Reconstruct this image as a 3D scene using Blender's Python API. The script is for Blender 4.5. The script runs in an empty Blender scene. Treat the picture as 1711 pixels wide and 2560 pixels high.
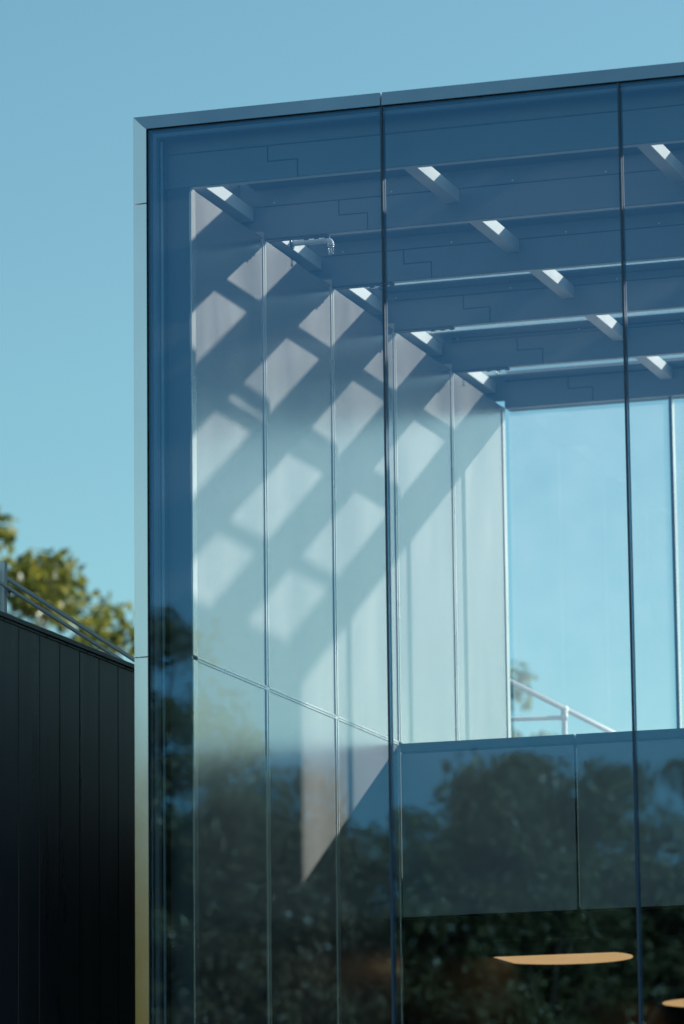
import bpy, bmesh, math, random
import numpy as np
from mathutils import Vector, Matrix

random.seed(7)
rng = np.random.default_rng(7)
SC = bpy.context.scene
COL = SC.collection

# ------------------------------------------------------------------ camera
CAM = Vector((10.281, -27.195, 1.65))
YAW, PITCH, ROLL = 0.31446, 0.18712, 0.01138
cd = bpy.data.cameras.new('camera')
cam = bpy.data.objects.new('camera', cd)
COL.objects.link(cam)
_r0 = Vector((math.cos(YAW), math.sin(YAW), 0))
_f0 = Vector((-math.sin(YAW), math.cos(YAW), 0))
_z = Vector((0, 0, 1))
_fw = _f0 * math.cos(PITCH) + _z * math.sin(PITCH)
_u0 = _z * math.cos(PITCH) - _f0 * math.sin(PITCH)
_rt = _r0 * math.cos(ROLL) - _u0 * math.sin(ROLL)
_up = _r0 * math.sin(ROLL) + _u0 * math.cos(ROLL)
M = Matrix((_rt, _up, -_fw)).transposed().to_4x4()
M.translation = CAM
cam.matrix_world = M
cd.sensor_fit = 'HORIZONTAL'
cd.sensor_width = 24.0
cd.lens = 11296.05 * 24.0 / 1711.0
cd.clip_start = 0.5
cd.clip_end = 2000
cd.dof.use_dof = True
cd.dof.focus_distance = 31.5
cd.dof.aperture_fstop = 1.8
SC.camera = cam

# ------------------------------------------------------------------ light
SUN_EL = math.radians(20.7)
SUN_AZ = math.radians(46.9)            # from +Y towards +X
w = bpy.data.worlds.new('World')
SC.world = w
w.use_nodes = True
nt = w.node_tree
for n in list(nt.nodes):
    nt.nodes.remove(n)
sky = nt.nodes.new('ShaderNodeTexSky')
sky.sky_type = 'NISHITA'
sky.sun_disc = False
sky.sun_elevation = SUN_EL
sky.sun_rotation = SUN_AZ
sky.altitude = 100
sky.air_density = 1.0
sky.dust_density = 0.8
sky.ozone_density = 3.0
tint = nt.nodes.new('ShaderNodeMix')
tint.data_type = 'RGBA'
tint.blend_type = 'MULTIPLY'
tint.inputs[0].default_value = 1.0
tint.inputs[7].default_value = (0.93, 1.21, 1.01, 1)
bg = nt.nodes.new('ShaderNodeBackground')
bg.inputs['Strength'].default_value = 0.080
wo = nt.nodes.new('ShaderNodeOutputWorld')
nt.links.new(sky.outputs[0], tint.inputs[6])
nt.links.new(tint.outputs[2], bg.inputs['Color'])
nt.links.new(bg.outputs[0], wo.inputs['Surface'])

sl = bpy.data.lights.new('sun', 'SUN')
sl.energy = 4.6
sl.angle = math.radians(0.85)
sl.color = (1.0, 0.955, 0.89)
sun = bpy.data.objects.new('sun', sl)
COL.objects.link(sun)
_L = Vector((-1.934, -1.808, -1.0)).normalized()
sun.rotation_euler = _L.to_track_quat('-Z', 'Y').to_euler()
sun.location = (20, 20, 20)

SC.view_settings.view_transform = 'Standard'
SC.view_settings.look = 'None'
SC.view_settings.exposure = 0.8
SC.view_settings.gamma = 1.0
SC.view_settings.use_curve_mapping = False
SC.render.engine = 'CYCLES'
SC.cycles.transparent_max_bounces = 24
SC.cycles.max_bounces = 10
SC.cycles.glossy_bounces = 6
SC.cycles.sample_clamp_indirect = 6.0


# ------------------------------------------------------------------ materials
def mat(name):
    m = bpy.data.materials.new(name)
    m.use_nodes = True
    t = m.node_tree
    for n in list(t.nodes):
        t.nodes.remove(n)
    o = t.nodes.new('ShaderNodeOutputMaterial')
    return m, t, o


def N(t, kind, **kw):
    n = t.nodes.new(kind)
    for k, v in kw.items():
        setattr(n, k, v)
    return n


def math_node(t, op, a, b=None, clamp=False):
    n = t.nodes.new('ShaderNodeMath')
    n.operation = op
    n.use_clamp = clamp
    for i, v in enumerate((a, b)):
        if v is None:
            continue
        if isinstance(v, (int, float)):
            n.inputs[i].default_value = v
        else:
            t.links.new(v, n.inputs[i])
    return n.outputs[0]


def ramp(t, fac, lo, hi, p0=0.3, p1=0.7):
    r = t.nodes.new('ShaderNodeValToRGB')
    r.color_ramp.elements[0].position = p0
    r.color_ramp.elements[1].position = p1
    r.color_ramp.elements[0].color = (*lo, 1) if len(lo) == 3 else lo
    r.color_ramp.elements[1].color = (*hi, 1) if len(hi) == 3 else hi
    t.links.new(fac, r.inputs[0])
    return r.outputs[0]


def g(v):
    return (v, v, v)


def surf(name, lo, hi, rough=(0.4, 0.5), metal=0.0, scale=(3, 3, 3), bump=0.0, bump_scale=(40, 40, 40), spec=0.5, detail=5):
    """Principled with noise-driven colour, roughness and fine relief, in object space (metres)."""
    m, t, o = mat(name)
    p = N(t, 'ShaderNodeBsdfPrincipled')
    tc = N(t, 'ShaderNodeTexCoord')
    mp = N(t, 'ShaderNodeMapping')
    mp.inputs['Scale'].default_value = scale
    t.links.new(tc.outputs['Object'], mp.inputs[0])
    nz = N(t, 'ShaderNodeTexNoise')
    nz.inputs['Scale'].default_value = 1.0
    nz.inputs['Detail'].default_value = detail
    t.links.new(mp.outputs[0], nz.inputs['Vector'])
    t.links.new(ramp(t, nz.outputs[0], lo, hi), p.inputs['Base Color'])
    t.links.new(ramp(t, nz.outputs[0], g(rough[0]), g(rough[1])), p.inputs['Roughness'])
    p.inputs['Metallic'].default_value = metal
    p.inputs['Specular IOR Level'].default_value = spec
    if bump > 0:
        mp2 = N(t, 'ShaderNodeMapping')
        mp2.inputs['Scale'].default_value = bump_scale
        t.links.new(tc.outputs['Object'], mp2.inputs[0])
        n2 = N(t, 'ShaderNodeTexNoise')
        n2.inputs['Scale'].default_value = 1.0
        n2.inputs['Detail'].default_value = 3
        t.links.new(mp2.outputs[0], n2.inputs['Vector'])
        b = N(t, 'ShaderNodeBump')
        b.inputs['Strength'].default_value = 1.0
        b.inputs['Distance'].default_value = bump
        t.links.new(n2.outputs[0], b.inputs['Height'])
        t.links.new(b.outputs[0], p.inputs['Normal'])
    t.links.new(p.outputs[0], o.inputs['Surface'])
    return m


def glass(name, f0, refl, trans, wave=0.0, dust=0.0):
    """Architectural glazing: one face of a thin pane; Schlick reflection over clear transmission."""
    m, t, o = mat(name)
    geo = N(t, 'ShaderNodeNewGeometry')
    dot = N(t, 'ShaderNodeVectorMath', operation='DOT_PRODUCT')
    t.links.new(geo.outputs['Normal'], dot.inputs[0])
    t.links.new(geo.outputs['Incoming'], dot.inputs[1])
    c = math_node(t, 'ABSOLUTE', dot.outputs['Value'])
    k = math_node(t, 'POWER', math_node(t, 'SUBTRACT', 1.0, c, True), 5.0)
    f = math_node(t, 'ADD', math_node(t, 'MULTIPLY', k, 1.0 - f0), f0, True)
    tr = N(t, 'ShaderNodeBsdfTransparent')
    tr.inputs[0].default_value = (*trans, 1)
    gl = N(t, 'ShaderNodeBsdfGlossy')
    gl.inputs['Color'].default_value = (*refl, 1)
    gl.inputs['Roughness'].default_value = 0.0
    if wave > 0:
        tc = N(t, 'ShaderNodeTexCoord')
        nz = N(t, 'ShaderNodeTexNoise')
        nz.inputs['Scale'].default_value = 0.9
        nz.inputs['Detail'].default_value = 1.0
        t.links.new(tc.outputs['Object'], nz.inputs['Vector'])
        b = N(t, 'ShaderNodeBump')
        b.inputs['Distance'].default_value = wave
        b.inputs['Strength'].default_value = 1.0
        t.links.new(nz.outputs[0], b.inputs['Height'])
        t.links.new(b.outputs[0], gl.inputs['Normal'])
    mx = N(t, 'ShaderNodeMixShader')
    t.links.new(f, mx.inputs[0])
    t.links.new(tr.outputs[0], mx.inputs[1])
    t.links.new(gl.outputs[0], mx.inputs[2])
    if dust > 0:
        # a thin film of dust scatters a little light
        tc2 = N(t, 'ShaderNodeTexCoord')
        mp = N(t, 'ShaderNodeMapping')
        mp.inputs['Scale'].default_value = (0.7, 0.7, 0.7)
        t.links.new(tc2.outputs['Object'], mp.inputs[0])
        n2 = N(t, 'ShaderNodeTexNoise')
        n2.inputs['Detail'].default_value = 4
        t.links.new(mp.outputs[0], n2.inputs['Vector'])
        tl = N(t, 'ShaderNodeBsdfTranslucent')
        tl.inputs[0].default_value = (0.9, 0.9, 0.88, 1)
        m2 = N(t, 'ShaderNodeMixShader')
        t.links.new(math_node(t, 'MULTIPLY', math_node(t, 'ADD', n2.outputs[0], 0.5), dust), m2.inputs[0])
        t.links.new(mx.outputs[0], m2.inputs[1])
        t.links.new(tl.outputs[0], m2.inputs[2])
        mx = m2
    t.links.new(mx.outputs[0], o.inputs['Surface'])
    return m


def leaf_mat(name, c0, c1, c2, tr=0.45):
    m, t, o = mat(name)
    geo = N(t, 'ShaderNodeNewGeometry')
    r = N(t, 'ShaderNodeValToRGB')
    e = r.color_ramp.elements
    e[0].color = (*c0, 1)
    e[1].color = (*c2, 1)
    x = e.new(0.55)
    x.color = (*c1, 1)
    t.links.new(geo.outputs['Random Per Island'], r.inputs[0])
    d = N(t, 'ShaderNodeBsdfDiffuse')
    tl = N(t, 'ShaderNodeBsdfTranslucent')
    gl = N(t, 'ShaderNodeBsdfGlossy')
    gl.inputs['Roughness'].default_value = 0.45
    gl.inputs['Color'].default_value = (0.8, 0.85, 0.8, 1)
    t.links.new(r.outputs[0], d.inputs[0])
    t.links.new(r.outputs[0], tl.inputs[0])
    a = N(t, 'ShaderNodeMixShader')
    a.inputs[0].default_value = tr
    t.links.new(d.outputs[0], a.inputs[1])
    t.links.new(tl.outputs[0], a.inputs[2])
    b = N(t, 'ShaderNodeMixShader')
    b.inputs[0].default_value = 0.05
    t.links.new(a.outputs[0], b.inputs[1])
    t.links.new(gl.outputs[0], b.inputs[2])
    t.links.new(b.outputs[0], o.inputs['Surface'])
    return m


M_COPING = surf('brushed_aluminium_coping', (0.66, 0.57, 0.535), (0.73, 0.63, 0.59), (0.10, 0.15), 1.0, (1.2, 6, 1.2), 0.00005, (60, 60, 1.5))
M_COPTOP = surf('sky_darkened_aluminium_coping', (0.36, 0.40, 0.44), (0.45, 0.49, 0.52), (0.22, 0.30), 1.0, (1.2, 6, 1.2))  # darker copy of the coping metal: the darker mirrored sky is painted in
M_FRAME = surf('dark_anodised_frame', (0.085, 0.105, 0.14), (0.11, 0.13, 0.165), (0.35, 0.45), 0.3, (3, 3, 3))
M_MULL = surf('slate_mullion_paint', (0.035, 0.055, 0.10), (0.045, 0.068, 0.12), (0.35, 0.45), 0.0, (3, 3, 2))
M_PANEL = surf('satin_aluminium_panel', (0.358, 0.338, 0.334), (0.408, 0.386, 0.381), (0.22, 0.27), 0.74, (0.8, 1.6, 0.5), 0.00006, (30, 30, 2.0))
M_TRIM = surf('white_aluminium_trim', (0.47, 0.455, 0.445), (0.53, 0.515, 0.50), (0.24, 0.32), 0.68, (4, 4, 1))
M_BEAM = surf('grey_beam_paint', (0.13, 0.155, 0.18), (0.17, 0.195, 0.22), (0.38, 0.48), 0.0, (1.2, 1.2, 2), 0.0003, (18, 18, 18))
M_STRUT = surf('pale_strut_paint', (0.50, 0.51, 0.52), (0.60, 0.60, 0.60), (0.4, 0.5), 0.0, (3, 2, 3), 0.0003, (25, 25, 25))
M_GAP = surf('black_joint', g(0.012), g(0.02), (0.6, 0.7), 0.0)
M_BAND = surf('dark_jamb_panel', (0.04, 0.05, 0.06), (0.055, 0.065, 0.075), (0.35, 0.45), 0.0, (3, 3, 1))
M_EDGE = surf('sky_tinted_edge_profile', (0.20, 0.30, 0.36), (0.24, 0.34, 0.40), (0.25, 0.35), 0.3, (3, 3, 1))  # the blue of the mirrored sky is put into the base colour
M_PARA = surf('blue_grey_parapet_panel', (0.17, 0.20, 0.22), (0.21, 0.24, 0.26), (0.30, 0.42), 0.0, (0.8, 0.8, 0.8))
M_CAP = surf('dark_parapet_cap', g(0.03), g(0.045), (0.35, 0.45), 0.0)
M_BLACK = surf('black_cladding', (0.009, 0.012, 0.019), (0.015, 0.019, 0.028), (0.26, 0.38), 0.0, (2, 6, 0.7), 0.0008, (1, 90, 0.4))
M_BLACKCAP = surf('black_flashing', g(0.02), g(0.035), (0.25, 0.4), 0.3, (3, 9, 3))
M_GALV = surf('galvanised_steel', g(0.60), g(0.72), (0.38, 0.5), 0.3, (14, 14, 14), 0.0004, (60, 60, 60))
M_RAIL = surf('pale_painted_pipe', g(0.60), g(0.70), (0.4, 0.5), 0.0, (5, 5, 5))
M_PIPE = surf('white_sprinkler_pipe', g(0.62), g(0.72), (0.3, 0.4), 0.0, (6, 6, 6))
M_CHROME = surf('chrome_sprinkler_head', g(0.65), g(0.75), (0.12, 0.2), 1.0)
M_INNER = surf('shade_black_interior', g(0.008), g(0.013), (0.6, 0.75), 0.0)  # near-black colour stands in for the shade of the room
M_FLOOR = surf('grey_interior_floor', g(0.55), g(0.62), (0.35, 0.5), 0.0, (1.5, 1.5, 1.5))
M_ROOF = surf('gravel_roof', g(0.22), g(0.34), (0.8, 0.95), 0.0, (30, 30, 30), 0.004, (50, 50, 50))
M_GRASS = surf('lawn', (0.040, 0.060, 0.015), (0.085, 0.095, 0.028), (0.8, 0.95), 0.0, (0.7, 0.7, 0.7), 0.02, (12, 12, 12), spec=0.2, detail=9)
M_PAVE = surf('paving', (0.10, 0.096, 0.09), (0.15, 0.143, 0.13), (0.7, 0.9), 0.0, (1.3, 1.3, 1.3), 0.003, (40, 40, 40))
M_BARK = surf('bark', (0.06, 0.045, 0.03), (0.13, 0.10, 0.075), (0.8, 0.95), 0.0, (8, 8, 1.5), 0.02, (18, 18, 4))
M_GLASS = glass('front_glazing', 0.100, (0.29, 0.58, 0.92), (0.93, 0.965, 0.965), 0.0015, 0.004)
M_GLASS2 = glass('clear_glazing', 0.028, (0.9, 0.97, 1.0), (0.96, 0.98, 0.98), 0.0, 0.055)
M_LEAF_Y = leaf_mat('yellow_green_leaves', (0.06, 0.085, 0.018), (0.17, 0.185, 0.032), (0.31, 0.285, 0.045), 0.5)
M_LEAF_O = leaf_mat('olive_leaves', (0.075, 0.09, 0.018), (0.16, 0.165, 0.036), (0.25, 0.225, 0.055), 0.12)
M_LEAF_D = leaf_mat('dark_green_leaves', (0.060, 0.072, 0.024), (0.115, 0.122, 0.044), (0.20, 0.185, 0.075), 0.12)
M_LEAF_B = leaf_mat('brown_green_leaves', (0.080, 0.070, 0.026), (0.15, 0.118, 0.050), (0.24, 0.175, 0.085), 0.12)

mL, tL, oL = mat('lit_lamp_diffuser')
_e = N(tL, 'ShaderNodeEmission')
_tc = N(tL, 'ShaderNodeTexCoord')
_nz = N(tL, 'ShaderNodeTexNoise')
_nz.inputs['Scale'].default_value = 3.0
tL.links.new(_tc.outputs['Object'], _nz.inputs['Vector'])
tL.links.new(ramp(tL, _nz.outputs[0], (0.90, 0.52, 0.23), (0.95, 0.58, 0.28)), _e.inputs[0])
_e.inputs[1].default_value = 0.43
tL.links.new(_e.outputs[0], oL.inputs['Surface'])
M_LAMP = mL


# ------------------------------------------------------------------ helpers
def link(name, me, m=None, parent=None, smooth=False):
    o = bpy.data.objects.new(name, me)
    COL.objects.link(o)
    if m is not None:
        if isinstance(m, (list, tuple)):
            for x in m:
                me.materials.append(x)
        else:
            me.materials.append(m)
    if smooth:
        me.polygons.foreach_set('use_smooth', [True] * len(me.polygons))
    if parent is not None:
        o.parent = parent
        # parents are Empties at the thing's base: keep the world coordinates the mesh was built in
        o.matrix_parent_inverse = parent_world(parent).inverted()
    return o


def parent_world(p):
    # parts are built in world coordinates, so only the Empty of a thing carries an offset
    return Matrix.Translation(p.location) if p.type == 'EMPTY' else Matrix.Identity(4)


def thing(name, label, cat, loc=(0, 0, 0), group=None):
    o = bpy.data.objects.new(name, None)
    o.empty_display_size = 0.2
    COL.objects.link(o)
    o.location = loc
    tag(o, label, cat, group)
    return o


def tag(o, label, cat, group=None):
    o['label'] = label
    o['category'] = cat
    if group:
        o['group'] = group
    return o


class MB:
    """collects shapes for ONE mesh object (world coordinates)"""

    def __init__(s):
        s.v, s.f = [], []

    def box(s, a, b):
        (x0, y0, z0), (x1, y1, z1) = a, b
        i = len(s.v)
        s.v += [(x0, y0, z0), (x1, y0, z0), (x1, y1, z0), (x0, y1, z0), (x0, y0, z1), (x1, y0, z1), (x1, y1, z1), (x0, y1, z1)]
        s.f += [tuple(i + k for k in q) for q in ((0, 3, 2, 1), (4, 5, 6, 7), (0, 1, 5, 4), (1, 2, 6, 5), (2, 3, 7, 6), (3, 0, 4, 7))]
        return s

    def prism_xz(s, poly, y0, y1):
        """polygon in x,z (counter-clockwise seen from -y) pushed from y0 to y1"""
        i = len(s.v)
        n = len(poly)
        s.v += [(x, y0, z) for x, z in poly] + [(x, y1, z) for x, z in poly]
        s.f.append(tuple(range(i, i + n)))
        s.f.append(tuple(range(i + 2 * n - 1, i + n - 1, -1)))
        for k in range(n):
            a, b = k, (k + 1) % n
            s.f.append((i + b, i + a, i + n + a, i + n + b))
        return s

    def prism_yz(s, poly, x0, x1):
        i = len(s.v)
        n = len(poly)
        s.v += [(x0, y, z) for y, z in poly] + [(x1, y, z) for y, z in poly]
        s.f.append(tuple(range(i, i + n)))
        s.f.append(tuple(range(i + 2 * n - 1, i + n - 1, -1)))
        for k in range(n):
            a, b = k, (k + 1) % n
            s.f.append((i + b, i + a, i + n + a, i + n + b))
        return s

    def tube(s, pts, r, seg=10, cap=True):
        pts = [Vector(p) for p in pts]
        rs = r if isinstance(r, (list, tuple)) else [r] * len(pts)
        i0 = len(s.v)
        ref = None
        for k, p in enumerate(pts):
            if k == 0:
                d = pts[1] - p
            elif k == len(pts) - 1:
                d = p - pts[k - 1]
            else:
                d = (pts[k + 1] - p).normalized() + (p - pts[k - 1]).normalized()
            d.normalize()
            if ref is None:
                ref = Vector((0, 0, 1)) if abs(d.z) < 0.9 else Vector((1, 0, 0))
            a = d.cross(ref).normalized()
            b = d.cross(a).normalized()
            ref = a.cross(d)
            for j in range(seg):
                th = 2 * math.pi * j / seg
                q = p + (a * math.cos(th) + b * math.sin(th)) * rs[k]
                s.v.append(tuple(q))
        for k in range(len(pts) - 1):
            for j in range(seg):
                j2 = (j + 1) % seg
                s.f.append((i0 + k * seg + j, i0 + k * seg + j2, i0 + (k + 1) * seg + j2, i0 + (k + 1) * seg + j))
        if cap:
            s.f.append(tuple(i0 + j for j in range(seg)))
            e = i0 + (len(pts) - 1) * seg
            s.f.append(tuple(e + j for j in range(seg - 1, -1, -1)))
        return s

    def build(s, name, m, parent=None, smooth=False, bevel=0.0):
        me = bpy.data.meshes.new(name)
        me.from_pydata(s.v, [], s.f)
        bm = bmesh.new()
        bm.from_mesh(me)
        bmesh.ops.recalc_face_normals(bm, faces=bm.faces)
        if bevel > 0:
            bmesh.ops.bevel(bm, geom=bm.edges[:], offset=bevel, segments=1, affect='EDGES', clamp_overlap=True)
        bm.to_mesh(me)
        bm.free()
        me.update()
        return link(name, me, m, parent, smooth)


def box(name, a, b, m, parent=None, bevel=0.0):
    return MB().box(a, b).build(name, m, parent, bevel=bevel)


# ------------------------------------------------------------------ the setting
def sheet(name, x0, y0, x1, y1, z, m):
    me = bpy.data.meshes.new(name)
    me.from_pydata([(x0, y0, z), (x1, y0, z), (x1, y1, z), (x0, y1, z)], [], [(0, 1, 2, 3)])
    o = link(name, me, m)
    o['kind'] = 'structure'
    return o


sheet('ground', -900, -900, 900, 900, 0.0, M_GRASS)
sheet('pavement', -8, -22, 30, 40, 0.004, M_PAVE)

# ------------------------------------------------------------------ the glass pavilion
S = 1.5106                                   # bay along the depth
Y0 = 0.2                                     # first portal behind the glass
YB = [Y0 + S * i for i in range(6)]          # fronts of the six beams
XW = 0.331                                   # inner face of the left wall
XR = 6.17                                    # inner face of the right wall
XE = 6.60                                    # outer right edge
ZB = 9.381                                   # underside of beams
ZT = 9.84                                    # top of coping
ZC = 9.75                                    # underside of coping
ZJ = 6.2147                                  # parapet top and wall joint
ZP = 4.921                                   # parapet bottom
MX = [1.7325, 3.3335, 4.9345]                # mullion centres


def zl(i):                                   # underside of the skylight ledge: the roof falls to the rear
    return 9.611 + 0.0217 * (YB[5] - YB[i])


PV = thing('glass_pavilion', 'tall glass walled pavilion with pale metal frame, grey roof beams and silver inner wall', 'building', (3.3, 4.0, 0))

# --- metal surround of the facade
def coping_piece(poly, joint=None):
    # the face is leaned back so that it mirrors higher, darker sky
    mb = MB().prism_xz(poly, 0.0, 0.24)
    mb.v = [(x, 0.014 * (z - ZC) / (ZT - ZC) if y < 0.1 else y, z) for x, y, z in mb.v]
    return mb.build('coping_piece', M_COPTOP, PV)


def cover_piece(poly):
    # the cover leans back a little towards its outer edge
    mb = MB().prism_xz(poly, 0.0, 0.24)
    mb.v = [(x, (0.012 * (1 - x / 0.097) + 0.0005) if y < 0.1 else y, z) for x, y, z in mb.v]
    return mb.build('frame_cover', M_COPING, PV)


J = 0.004
coping_piece([(0, ZT), (0.099, ZC), (MX[0] - J, ZC), (MX[0] - J, ZT)])
coping_piece([(MX[0] + J, ZT), (MX[0] + J, ZC), (MX[2] - J, ZC), (MX[2] - J, ZT)])
coping_piece([(MX[2] + J, ZT), (MX[2] + J, ZC), (XE - 0.1, ZC), (XE, ZT)])
for za, zb, top in ((9.24 + J, None, True), (6.20 + J, 9.24 - J, False), (0.02, 6.20 - J, False)):
    if top:
        poly = [(0, za), (0.097, za), (0.097, ZC - 0.002), (0, ZT - 0.003)]
    else:
        poly = [(0, za), (0.097, za), (0.097, zb), (0, zb)]
    cover_piece(poly)
MB().prism_xz([(XE - 0.097, 0.02), (XE, 0.02), (XE, ZT - 0.003), (XE - 0.097, ZC - 0.002)], 0.0, 0.24).build('frame_cover', M_COPING, PV)
# shadow gap and glazing frame inside the surround
MB().box((0.097, 0.062, 0.02), (0.126, 0.19, ZC)).box((0.126, 0.062, 9.722), (XE - 0.1, 0.19, ZC)).build('shadow_gap', M_GAP, PV)
MB().box((0.126, 0.050, 0.02), (0.152, 0.10, 9.722)).box((0.152, 0.050, 9.696), (XE - 0.126, 0.10, 9.722)).build('glazing_frame', M_FRAME, PV)
box('edge_profile', (0.160, 0.105, 0.05), (0.172, 0.125, 9.68), M_EDGE, PV)

# --- front glazing and mullions
edges = [0.106] + MX + [XE - 0.112]
for k in range(4):
    a = edges[k] + (0.006 if k else 0)
    b = edges[k + 1] - 0.006
    gp_ = box('glass_pane', (a, 0.016, 0.03), (b, 0.042, 9.742), M_GLASS, PV)
    # panes never sit perfectly true
    tw = (0.0, 0.0011, -0.0009, 0.0006)[k]
    for v_ in gp_.data.vertices:
        v_.co.y += tw * (v_.co.x - (a + b) / 2) / (b - a) * 1.5
for x in MX:
    mb = MB().box((x - 0.007, 0.004, 0.02), (x + 0.007, 0.014, 9.742)).box((x - 0.004, 0.014, 0.02), (x + 0.004, 0.049, 9.70))
    mu = mb.build('mullion', M_MULL, PV)
    box('mullion_fin', (x - 0.008, 0.050, 0.02), (x + 0.008, 0.068, 9.69), M_MULL, mu)

# --- left wall: jamb return, core, panels and their trims
box('jamb_panel', (0.176, Y0 + 0.002, 0.03), (XW - 0.004, Y0 + 0.03, 9.62), M_BAND, PV)
YE = YB[5] + 0.062 + 0.10
MB().box((0.02, Y0 + 0.03, 0.02), (XW - 0.05, YE, 9.372)).box((0.02, YE, 0.02), (XW - 0.05, 15.0, 5.2)).build('wall_core', M_GAP, PV)
MB().box((0.002, 0.24, 0.02), (0.02, YE, 9.40)).box((0.002, YE, 0.02), (0.02, 15.0, 5.2)).build('outer_skin', M_PANEL, PV)
box('roof_edge', (0.002, 0.24, 9.40), (0.145, YB[5] + 0.3, ZT - 0.02), M_COPING, PV)


def panel(y0, y1, z0, z1, m=M_PANEL):
    return box('wall_panel', (XW - 0.05, y0, z0), (XW - 0.004, y1, z1), m, PV)


def trim(y0, y1, z0, z1):
    return box('panel_trim', (XW - 0.048, y0, z0), (XW + 0.004, y1, z1), M_TRIM, PV, bevel=0.003)


G = 0.006
TW = 0.028
for i in range(5):
    lo, hi = YB[i], YB[i + 1]
    a = lo + (0.10 if i == 0 else TW + G)
    b = hi - (TW + G if i < 4 else 0.09)
    panel(a, b, ZJ + 0.014, ZB - 0.004)
    if i < 3:
        panel(a, b, 0.03, ZJ - 0.014)
    # vertical trims on both sides of the joint
    for (z0, z1) in ((ZJ + 0.012, ZB - 0.003),) + (((0.03, ZJ - 0.012),) if i < 3 else ()):
        trim(lo + (0.012 if i == 0 else G), a, z0, z1)
        trim(b, hi - (G if i < 4 else 0.0), z0, z1)
    if 0 < i < 3:
        box('joint_cover', (XW - 0.048, lo - TW - G, ZJ - 0.011), (XW + 0.002, lo + TW + G, ZJ + 0.011), M_TRIM, PV)
    # horizontal trims along the joint at parapet height
    if i < 3:
        box('panel_trim', (XW - 0.048, a, ZJ + 0.003), (XW + 0.003, b, ZJ + 0.014), M_TRIM, PV)
        box('panel_trim', (XW - 0.048, a, ZJ - 0.014), (XW + 0.003, b, ZJ - 0.003), M_TRIM, PV)
# under the gallery the wall goes on, its shade painted in near-black
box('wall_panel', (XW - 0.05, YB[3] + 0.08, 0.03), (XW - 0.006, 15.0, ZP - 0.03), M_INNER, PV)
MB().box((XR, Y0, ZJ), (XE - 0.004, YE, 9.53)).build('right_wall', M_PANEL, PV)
MB().box((XR, Y0, 0.02), (XE - 0.004, YE, ZJ - 0.004)).box((XR, YE, 0.02), (XE - 0.004, 15.0, 5.2)).build('right_wall', M_INNER, PV)  # lower part painted near-black to dim the light it sends back

# --- roof beams with their cladding plates
XB0, XB1 = XW - 0.004, XR + 0.02
for i in range(6):
    y = YB[i]
    top = zl(i) + 0.06 if i else ZC
    x0 = 0.1465 if i == 0 else 0.17
    # the core steps back from the plates so that the joints read as dark grooves
    bm_ = MB()
    if i == 0:
        bm_.box((x0, y + 0.016, ZB + 0.002), (XB1, y + 0.060, top))
    else:
        bm_.box((XW - 0.003, y + 0.016, ZB), (XB1, y + 0.060, 9.45)).box((0.146, y + 0.016, 9.45), (XB1, y + 0.060, top))
    beam = bm_.build('roof_beam', M_BEAM, PV)
    box('soffit_bounce_strip', (XW + 0.002, y + 0.013, ZB - 0.004), (XB1 - 0.014, y + 0.0595, ZB - 0.0006), M_STRUT, beam)  # pale paint stands in for light bounced up from the floor
    gp = MB().box((XW + 0.002, y + 0.011, ZB + 0.004), (XB1 - 0.01, y + 0.016, 9.66)).build('joint_backing', M_GAP, beam)
    gw = 0.0045
    zt_ = (zl(i) - 0.014) if i else 9.70
    xs = XW if i else 0.178
    zs = ZB if i else ZB
    if i < 5:
        box('cladding_plate', (xs if i == 0 else 0.252, y, 9.61 + gw), (XB1 - 0.012, y + 0.011, zt_), M_BEAM, beam)
        zt2 = 9.61 - gw
    else:
        zt2 = zt_
    first = None
    zj0 = 0.8805
    zj1 = 1.088 if i < 4 else 1.078
    if i >= 4:
        zj0 = 0.872
    MB().prism_xz([(xs, ZB), (zj1 - gw, ZB), (zj1 - gw, 9.502 - gw), (zj0 - gw, 9.502 - gw), (zj0 - gw, zt2), (xs, zt2)], y, y + 0.011).build('cladding_plate', M_BEAM, beam)
    MB().prism_xz([(zj1 + gw, ZB), (XB1 - 0.012, ZB), (XB1 - 0.012, zt2), (zj0 + gw, zt2), (zj0 + gw, 9.502 + gw), (zj1 + gw, 9.502 + gw)], y, y + 0.011).build('cladding_plate', M_BEAM, beam)
    if i:
        # skylight ledge in front of the beam head
        ld = MB().box((0.255, y - 0.16, zl(i)), (XB1, y + 0.010, zl(i) + 0.014))
        ld.build('skylight_ledge', M_BEAM, beam)
        box('glazing_bead', (0.255, y - 0.168, zl(i) + 0.001), (XB1, y - 0.161, zl(i) + 0.010), M_FRAME, beam)
    # small screw heads along the joint
    if 0 < i < 5:
        for xx in (0.45, 1.35, 2.1, 2.9, 3.4):
            xx += random.uniform(-.12, .12)
            MB().tube([(xx, y - 0.004, 9.632), (xx, y + 0.001, 9.632)], 0.006, 6).build('screw_head', M_STRUT, beam)
    # dark bracket plate under the wall end of the beam
    if 1 <= i <= 4:
        br = box('bracket_plate', (XW + 0.003, y + 0.004, ZB - 0.012), (XW + 0.46, y + 0.068, ZB - 0.005), M_GAP, beam)
        for k in range(3):
            xx = XW + 0.27 + 0.075 * k
            MB().tube([(xx, y + 0.072, ZB - 0.013), (xx + 0.035, y + 0.072, ZB - 0.012)], 0.0055, 8).build('bolt', M_GAP, br)

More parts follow.
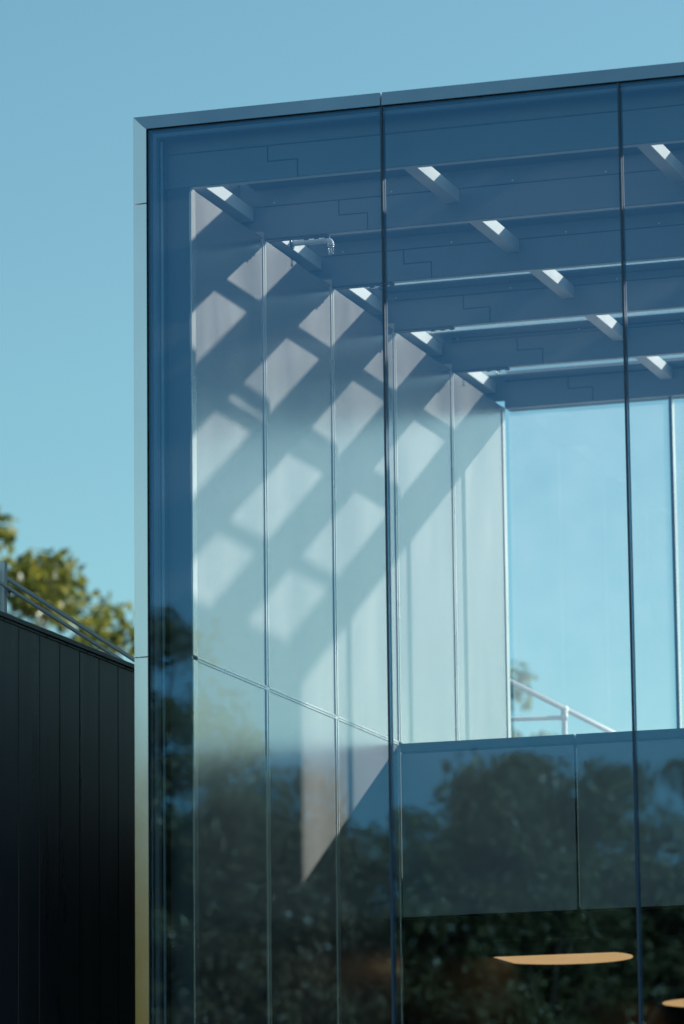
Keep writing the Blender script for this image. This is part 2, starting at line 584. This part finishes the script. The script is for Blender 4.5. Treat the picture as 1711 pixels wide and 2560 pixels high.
# --- cross struts between the beams, glazing bars and roof panes
SX = [0.158, 1.656, 3.262, 4.862]
for i in range(5):
    ya, yb = YB[i] + 0.061, YB[i + 1] - 0.001
    for k, x in enumerate(SX):
        box('cross_strut', (x, ya, 9.512), (x + 0.097, yb, 9.606), M_STRUT, PV, bevel=0.002)
    # small white clip on the wall strut
    z0, z1 = zl(i) + 0.06 if i else ZC - 0.01, zl(i + 1) + 0.03
    for (xa, xb) in ((0.16, 3.255), (3.369, XR + 0.01)):
        v = [(xa, ya - 0.055, z0 + 0.004), (xb, ya - 0.055, z0 + 0.004), (xb, yb - 0.02, z1 + 0.004), (xa, yb - 0.02, z1 + 0.004)]
        mb = MB()
        mb.v = v + [(a, b, c + 0.02) for a, b, c in v]
        mb.f = [(0, 3, 2, 1), (4, 5, 6, 7), (0, 1, 5, 4), (1, 2, 6, 5), (2, 3, 7, 6), (3, 0, 4, 7)]
        mb.build('skylight_pane', M_GLASS2, PV)
    v = [(3.262, ya, z0 - 0.055), (3.362, ya, z0 - 0.055), (3.362, yb - 0.165, z1 - 0.028), (3.262, yb - 0.165, z1 - 0.028)]
    mb = MB()
    mb.v = v + [(a, b, c + 0.09) for a, b, c in v]
    mb.f = [(0, 3, 2, 1), (4, 5, 6, 7), (0, 1, 5, 4), (1, 2, 6, 5), (2, 3, 7, 6), (3, 0, 4, 7)]
    mb.build('skylight_bar', M_BEAM, PV)
    # blocking that closes the roof over the wall head and over the right wall
    box('wall_head', (0.146, ya, 9.376), (0.156, yb, 9.66), M_BEAM, PV)
    box('cross_strut', (6.105, ya, 9.512), (6.168, yb, 9.606), M_STRUT, PV)

# --- rear glazing
YR = YB[5] + 0.062
redges = [XW] + [1.7175, 3.3185, 4.9195] + [XR]
for k in range(4):
    box('rear_pane', (redges[k] + 0.012, YR + 0.008, 5.3), (redges[k + 1] - 0.012, YR + 0.03, ZB), M_GLASS2, PV)
for x in redges[1:-1]:
    box('rear_mullion', (x - 0.0115, YR - 0.03, 5.25), (x + 0.0115, YR + 0.06, ZB), M_FRAME, PV)
    # pale strip that paints the sunlit side of the mullion brighter
    box('sunlit_side_strip', (x + 0.0115, YR - 0.03, 5.25), (x + 0.016, YR + 0.05, ZB), M_TRIM, PV)
box('rear_head', (XW, YR + 0.001, ZB + 0.001), (XR, YR + 0.12, 9.70), M_BEAM, PV)

# --- gallery parapet, floor and the dark room below
YP = YB[3]
PJ = 1.684
pp = [XW + 0.006, PJ - 0.012, PJ + 0.012, 3.29, 3.314, 4.90, 4.924, XR - 0.004]
for k in range(0, 8, 2):
    box('parapet_panel', (pp[k], YP, ZP), (pp[k + 1], YP + 0.02, ZJ - 0.078), M_PARA, PV)
    box('parapet_cap', (pp[k] - (0.004 if k else 0), YP - 0.012, ZJ - 0.066), (pp[k + 1] + (0.004 if k < 6 else 0), YP + 0.09, ZJ), M_CAP, PV, bevel=0.003)
box('parapet_core', (XW + 0.004, YP + 0.024, ZP + 0.004), (XR - 0.002, YP + 0.08, ZJ - 0.03), M_GAP, PV)
for x in (PJ, 3.302, 4.912):
    box('joint_profile', (x + 0.004, YP + 0.004, ZP + 0.02), (x + 0.010, YP + 0.022, ZJ - 0.10), M_TRIM, PV)
box('gallery_floor', (XW - 0.004, YP + 0.081, ZP + 0.02), (XR - 0.001, 15.0, 5.25), M_FLOOR, PV)
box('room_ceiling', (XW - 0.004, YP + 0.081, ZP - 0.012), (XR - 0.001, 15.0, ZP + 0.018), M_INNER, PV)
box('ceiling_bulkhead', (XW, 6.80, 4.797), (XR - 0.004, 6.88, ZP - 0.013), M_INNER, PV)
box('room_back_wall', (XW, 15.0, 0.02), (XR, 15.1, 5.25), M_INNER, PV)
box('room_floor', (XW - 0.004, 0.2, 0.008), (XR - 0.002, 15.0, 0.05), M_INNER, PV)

# --- round ceiling lights under the gallery
def ceiling_light(x, y, label):
    t = thing('ceiling_light', label, 'ceiling light', (x, y, 4.82), 'round ceiling lights under the gallery')
    MB().tube([(x, y, 4.828), (x, y, 4.868)], 0.572, 48).build('rim', M_INNER, t)
    MB().tube([(x, y, 4.820), (x, y, 4.8275)], 0.565, 48).build('diffuser', M_LAMP, t)
    MB().tube([(x, y, 4.869), (x, y, ZP - 0.013)], 0.03, 10).build('stem', M_INNER, t)
    return t


ceiling_light(0.80, 7.46, 'glowing round orange ceiling light, the nearer one, in the middle of the dark room')
ceiling_light(0.95, 12.45, 'glowing round orange ceiling light, the farther one, cut by the right edge of view')

# ------------------------------------------------------------------ sprinklers
def sprinkler(y, label):
    x0, x1, z = 0.2565, 0.551, 9.548
    t = thing('fire_sprinkler', label, 'sprinkler', (x1, y, z), 'fire sprinklers on the wall struts')
    MB().tube([(x0, y, z), (x0 + 0.008, y, z), (x0 + 0.011, y, z)], [0.042, 0.042, 0.036], 24).build('escutcheon_plate', M_FRAME, t, True)
    MB().tube([(x0 + 0.011, y, z), (x0 + 0.018, y, z), (x1 - 0.05, y, z)], [0.025, 0.0205, 0.0205], 18).build('pipe', M_PIPE, t, True)
    R = 0.032
    pts = [(x1 - R + R * math.sin(math.pi / 16 * k), y, z - R + R * math.cos(math.pi / 16 * k)) for k in range(9)]
    el = MB().tube([(x1 - R - 0.022, y, z), (x1 - R - 0.012, y, z), (x1 - R - 0.0115, y, z)] + pts, [0.0245, 0.0245, 0.0225] + [0.0225] * 9, 18)
    el.tube([(x1, y, z - R + 0.001), (x1, y, z - R - 0.014)], 0.0245, 18).build('elbow', M_PIPE, t, True)
    hz = z - R - 0.014
    hd = MB().tube([(x1, y, hz), (x1, y, hz - 0.010), (x1, y, hz - 0.013)], [0.019, 0.019, 0.012], 14).build('sprinkler_head', M_CHROME, t, True)
    for s_ in (-1, 1):
        MB().tube([(x1 + s_ * 0.013, y, hz - 0.010), (x1 + s_ * 0.019, y, hz - 0.026), (x1 + s_ * 0.012, y, hz - 0.046), (x1 + s_ * 0.003, y, hz - 0.053)], 0.0042, 8).build('frame_arm', M_CHROME, hd, True)
    MB().tube([(x1, y, hz - 0.012), (x1, y, hz - 0.048)], 0.0035, 8).build('bulb', M_RAIL, hd, True)
    MB().tube([(x1, y, hz - 0.052), (x1, y, hz - 0.056)], 0.020, 14).build('deflector', M_CHROME, hd, True)
    return t


sprinkler(2.535, 'white sprinkler pipe with elbow and hanging chrome head below the second beam')
sprinkler(6.79, 'small chrome sprinkler head peeping out below the fifth beam, its pipe hidden')

# ------------------------------------------------------------------ black building on the left
BX = -0.75
BBl = thing('black_building', 'low black metal clad building left of the glass pavilion', 'building', (-4.5, 6.0, 0))
box('wall', (-9.0, -1.0, 0.01), (BX - 0.03, 14.0, 6.395), M_GAP, BBl)
y = -1.0
first = None
jn = -0.136 - 0.362 * 3
while y < 4.0:
    a = max(jn, -1.0)
    b = jn + 0.362
    box('cladding_board', (BX - 0.028, a + 0.006, 0.02), (BX, b - 0.006, 6.427), M_BLACK, BBl, bevel=0.002)
    jn = b
    y = b
fl = box('parapet_flashing', (BX - 0.35, -1.0, 6.445), (BX + 0.018, 14.0, 6.481), M_BLACKCAP, BBl, bevel=0.004)
box('drip_edge', (BX - 0.02, -1.0, 6.429), (BX + 0.006, 14.0, 6.445), M_CAP, fl)
for k in range(10):
    yy = -0.40 + k * 0.37
    MB().tube([(BX + 0.006, yy, 6.437), (BX + 0.011, yy, 6.437)], 0.006, 6).build('rivet', M_GAP, fl)
box('roof', (-8.9, -0.95, 6.396), (BX - 0.36, 13.9, 6.41), M_ROOF, BBl)

# guardrail on its roof
GR = thing('roof_guardrail', 'galvanised guardrail post with two sloping rails on the black building roof', 'guardrail', (-1.2, 0.75, 6.411))
po = MB().box((-1.236, 0.700, 6.411), (-1.204, 0.706, 7.034)).box((-1.204, 0.700, 6.411), (-1.198, 0.752, 7.038)).build('post', M_GALV, GR)
for zz in (6.47, 6.62, 6.83):
    MB().tube([(-1.1985, 0.727, zz), (-1.190, 0.727, zz)], 0.010, 6).build('bolt', M_GALV, po)
MB().box((-1.335, 0.640, 6.411), (-1.245, 0.648, 6.985)).box((-1.335, 0.648, 6.411), (-1.329, 0.700, 6.985)).box((-1.251, 0.648, 6.411), (-1.245, 0.700, 6.985)).build('channel_post', M_GALV, GR)


def sloped_bar(name, x0, x1, p0, p1, h, m, par):
    (ya, za), (yb, zb_) = p0, p1
    return MB().prism_yz([(ya, za - h), (yb, zb_ - h), (yb, zb_), (ya, za)], x0, x1).build(name, m, par)


sl_ = (6.737 - 6.94) / (3.149 - 0.766)
sloped_bar('rail', -1.222, -1.200, (0.753, 6.941), (5.0, 6.941 + sl_ * 4.247), 0.022, M_GALV, GR)
sl2 = (6.683 - 6.873) / (2.711 - 0.531)
sloped_bar('rail', -1.180, -1.160, (-0.8, 6.873 + sl2 * -1.331), (4.9, 6.873 + sl2 * 4.369), 0.020, M_GALV, GR)
pl = MB().box((-1.197, 0.742, 6.80), (-1.191, 0.79, 6.875)).build('hinge_bracket', M_GALV, GR, bevel=0.002)
MB().tube([(-1.1905, 0.768, 6.835), (-1.182, 0.768, 6.835)], 0.011, 8).build('bolt', M_GAP, pl)

# rear roof and its pipe railing, seen through the glass
RB = thing('rear_building', 'low dark rear roof behind the glass pavilion below the pipe railing', 'building', (4, 22, 0))
box('wall', (-0.5, 15.11, 0.01), (12.0, 30.0, 6.0), M_BLACK, RB)
box('roof', (-0.5, 8.05, 6.001), (12.0, 30.0, 6.10), M_ROOF, RB)
RR = thing('pipe_railing', 'pale round pipe railing on the rear roof seen through the glass', 'railing', (0.175, 10, 6.1))
tr_ = MB().tube([(0.175, 8.0, 7.195), (0.175, 22.0, 7.195)], 0.0245, 16).build('top_rail', M_RAIL, RR, True)
for yy in (9.99, 14.2, 18.4):
    p_ = MB().tube([(0.175, yy, 6.1), (0.175, yy, 7.185)], 0.024, 14).build('post', M_RAIL, RR, True)
    MB().tube([(0.175, yy, 7.09), (0.175, yy, 7.165)], 0.030, 14).build('collar', M_RAIL, p_, True)
    MB().tube([(0.175, yy - 0.05, 7.195), (0.175, yy + 0.05, 7.195)], 0.029, 14).build('tee_fitting', M_RAIL, tr_, True)
MB().tube([(0.16, 9.99, 7.115), (-3.2, 9.99, 7.20)], 0.020, 12).build('cross_rail', M_RAIL, RR, True)
MB().tube([(0.175, 8.0, 6.65), (0.175, 22.0, 6.65)], 0.020, 12).build('middle_rail', M_RAIL, RR, True)


# ------------------------------------------------------------------ trees
def branch_path(p0, p1, n, wob):
    p0, p1 = Vector(p0), Vector(p1)
    pts = []
    for k in range(n + 1):
        f = k / n
        q = p0.lerp(p1, f)
        if 0 < k < n:
            q += Vector((random.uniform(-wob, wob), random.uniform(-wob, wob), random.uniform(-wob, wob)))
        pts.append(q)
    return pts


def leaves_mesh(name, centres, radii, per, size, droop=0.3):
    """one quad leaf (folded along its midrib) per position, scattered in clumps"""
    C_ = np.repeat(np.array(centres), per, axis=0)
    R_ = np.repeat(np.array(radii), per, axis=0)
    n = len(C_)
    d = rng.normal(size=(n, 3))
    d /= np.linalg.norm(d, axis=1)[:, None]
    rad = rng.random(n)[:, None] ** 0.45
    P = C_ + d * rad * R_
    ax = rng.normal(size=(n, 3))
    ax[:, 2] -= droop * 1.5
    ax /= np.linalg.norm(ax, axis=1)[:, None]
    up = rng.normal(size=(n, 3)) * 0.6 + np.array([0, 0, 1.0])
    sd = np.cross(ax, up)
    sd /= np.linalg.norm(sd, axis=1)[:, None] + 1e-9
    nm = np.cross(sd, ax)
    L = size * (0.65 + 0.7 * rng.random(n))[:, None]
    Wd = L * 0.34
    V = np.empty((n, 4, 3))
    V[:, 0] = P
    V[:, 1] = P + ax * L * 0.45 + sd * Wd + nm * L * 0.10
    V[:, 2] = P + ax * L
    V[:, 3] = P + ax * L * 0.45 - sd * Wd + nm * L * 0.10
    me = bpy.data.meshes.new(name)
    me.vertices.add(n * 4)
    me.vertices.foreach_set('co', V.reshape(-1))
    me.loops.add(n * 4)
    me.loops.foreach_set('vertex_index', np.arange(n * 4, dtype=np.int32))
    me.polygons.add(n)
    me.polygons.foreach_set('loop_start', np.arange(0, n * 4, 4, dtype=np.int32))
    me.polygons.foreach_set('loop_total', np.full(n, 4, dtype=np.int32))
    me.update()
    me.validate()
    return me


def tree(name, x, y, top, rad, base, m_leaf, label, group, clumps=90, per=160, leaf=0.13, clump_r=0.55, lean=(0, 0), shell=0.45, droop=0.3):
    t = thing(name, label, 'tree', (x, y, 0), group)
    cz = (top + base) / 2
    rz = (top - base) / 2
    tr = MB()
    tk = branch_path((x, y, -0.1), (x + lean[0], y + lean[1], cz + rz * 0.45), 7, 0.12)
    r0 = 0.10 + 0.016 * top
    tr.tube(tk, [r0 * (1 - 0.85 * k / 7) for k in range(8)], 10)
    cs, rs = [], []
    for k in range(clumps):
        # clump centres fill an uneven ellipsoid
        while True:
            d = Vector((random.gauss(0, 1), random.gauss(0, 1), random.gauss(0, 1))).normalized()
            f = random.random() ** shell
            wob = 1 + 0.16 * math.sin(3.1 * d.x + 1.7 * x) + 0.14 * math.sin(4.3 * d.z + y + 2.2 * d.y)
            q = Vector((x + lean[0] + d.x * rad * f * wob * 0.9, y + lean[1] + d.y * rad * f * wob * 0.9, cz + d.z * (rz - clump_r * 0.6) * f * min(wob, 1.0)))
            if q.z > base:
                break
        s_ = clump_r * random.uniform(0.6, 1.25)
        cs.append(tuple(q))
        rs.append((s_, s_, s_ * random.uniform(0.55, 0.9)))
        if k % 2 == 0:
            h0 = tk[min(7, max(2, int(7 * random.uniform(0.35, 1.0))))]
            if q.z < h0.z - 0.5:
                h0 = tk[3]
            pth = branch_path(h0, q, 4, 0.14)
            rr = 0.012 + 0.007 * (q - h0).length
            tr.tube(pth, [rr, rr * 0.8, rr * 0.6, rr * 0.4, rr * 0.2], 6, False)
    tr.build('trunk', M_BARK, t, True)
    me = leaves_mesh('crown', cs, rs, per, leaf, droop)
    link('crown', me, m_leaf, t)
    return t


tree('leafy_tree', -17.6, 38.0, 15.4, 4.9, 6.2, M_LEAF_Y, 'sunlit yellow green tree behind the black building at the left', None, 165, 170, 0.19, 0.68, droop=0.5)
tree('leafy_tree', -9.7, 40.0, 13.5, 2.6, 6.0, M_LEAF_Y, 'hazy tree top beyond the pipe railing, seen through the rear glass', None, 130, 170, 0.15, 0.5, droop=0.4)

GRP = 'trees mirrored in the front glass'
tree('broadleaf_tree', -19.6, -50.0, 17.6, 2.9, 2.0, M_LEAF_D, 'tallest dark tree mirrored in the glass strip beside the pale frame', GRP, 330, 260, 0.125, 0.62)
tree('broadleaf_tree', -16.0, -49.5, 13.4, 2.3, 2.0, M_LEAF_B, 'brownish tree mirrored low in front of the silver inner wall', GRP, 260, 260, 0.125, 0.58)
tree('broadleaf_tree', -11.5, -50.0, 14.0, 2.9, 2.0, M_LEAF_D, 'loose green tree mirrored across the gallery parapet', GRP, 300, 260, 0.125, 0.60, droop=0.7)
tree('broadleaf_tree', -7.2, -52.0, 14.2, 3.4, 2.0, M_LEAF_D, 'green tree mirrored at the right end of the gallery parapet', GRP, 300, 260, 0.125, 0.62)
tree('broadleaf_tree', -25.0, -57.0, 13.6, 3.4, 1.5, M_LEAF_B, 'wide tree standing behind the tallest mirrored tree', GRP, 260, 230, 0.15, 0.80)
tree('broadleaf_tree', -19.4, -58.0, 14.2, 3.6, 1.5, M_LEAF_D, 'low dark tree mirrored behind the brownish one', GRP, 300, 230, 0.15, 0.80)
tree('broadleaf_tree', -13.2, -58.0, 12.2, 3.4, 1.5, M_LEAF_B, 'low brown tree filling the dip between two mirrored crowns', GRP, 280, 230, 0.15, 0.80)
tree('broadleaf_tree', -8.2, -60.0, 13.2, 3.4, 1.5, M_LEAF_D, 'dark tree standing behind the loose green mirrored tree', GRP, 280, 230, 0.15, 0.80)
tree('broadleaf_tree', -34.8, -53.0, 15.0, 3.8, 1.5, M_LEAF_O, 'second yellow green tree from the left end of the mirrored row', GRP, 380, 150, 0.24, 0.9)
tree('broadleaf_tree', -41.0, -54.0, 14.6, 3.8, 1.5, M_LEAF_O, 'outermost yellow green tree at the left end of the mirrored row', GRP, 320, 150, 0.22, 0.9)

# a far wood closes the gaps low behind the mirrored trees
cs, rs = [], []
for k in range(620):
    x = random.uniform(-48, 4)
    h = 13.9 + 1.3 * math.sin(x * 0.55) + 0.8 * math.sin(x * 1.3 + 1)
    z = h * random.random() ** 0.7
    cs.append((x, random.uniform(-84, -74), z))
    r_ = random.uniform(0.8, 1.4)
    rs.append((r_, r_, r_ * 0.75))
wd = link('distant_wood', leaves_mesh('distant_wood', cs, rs, 130, 0.34, 0.3), M_LEAF_D)
wd['kind'] = 'stuff'
tag(wd, 'far dense wood closing the mirrored view low in the glass', 'wood')
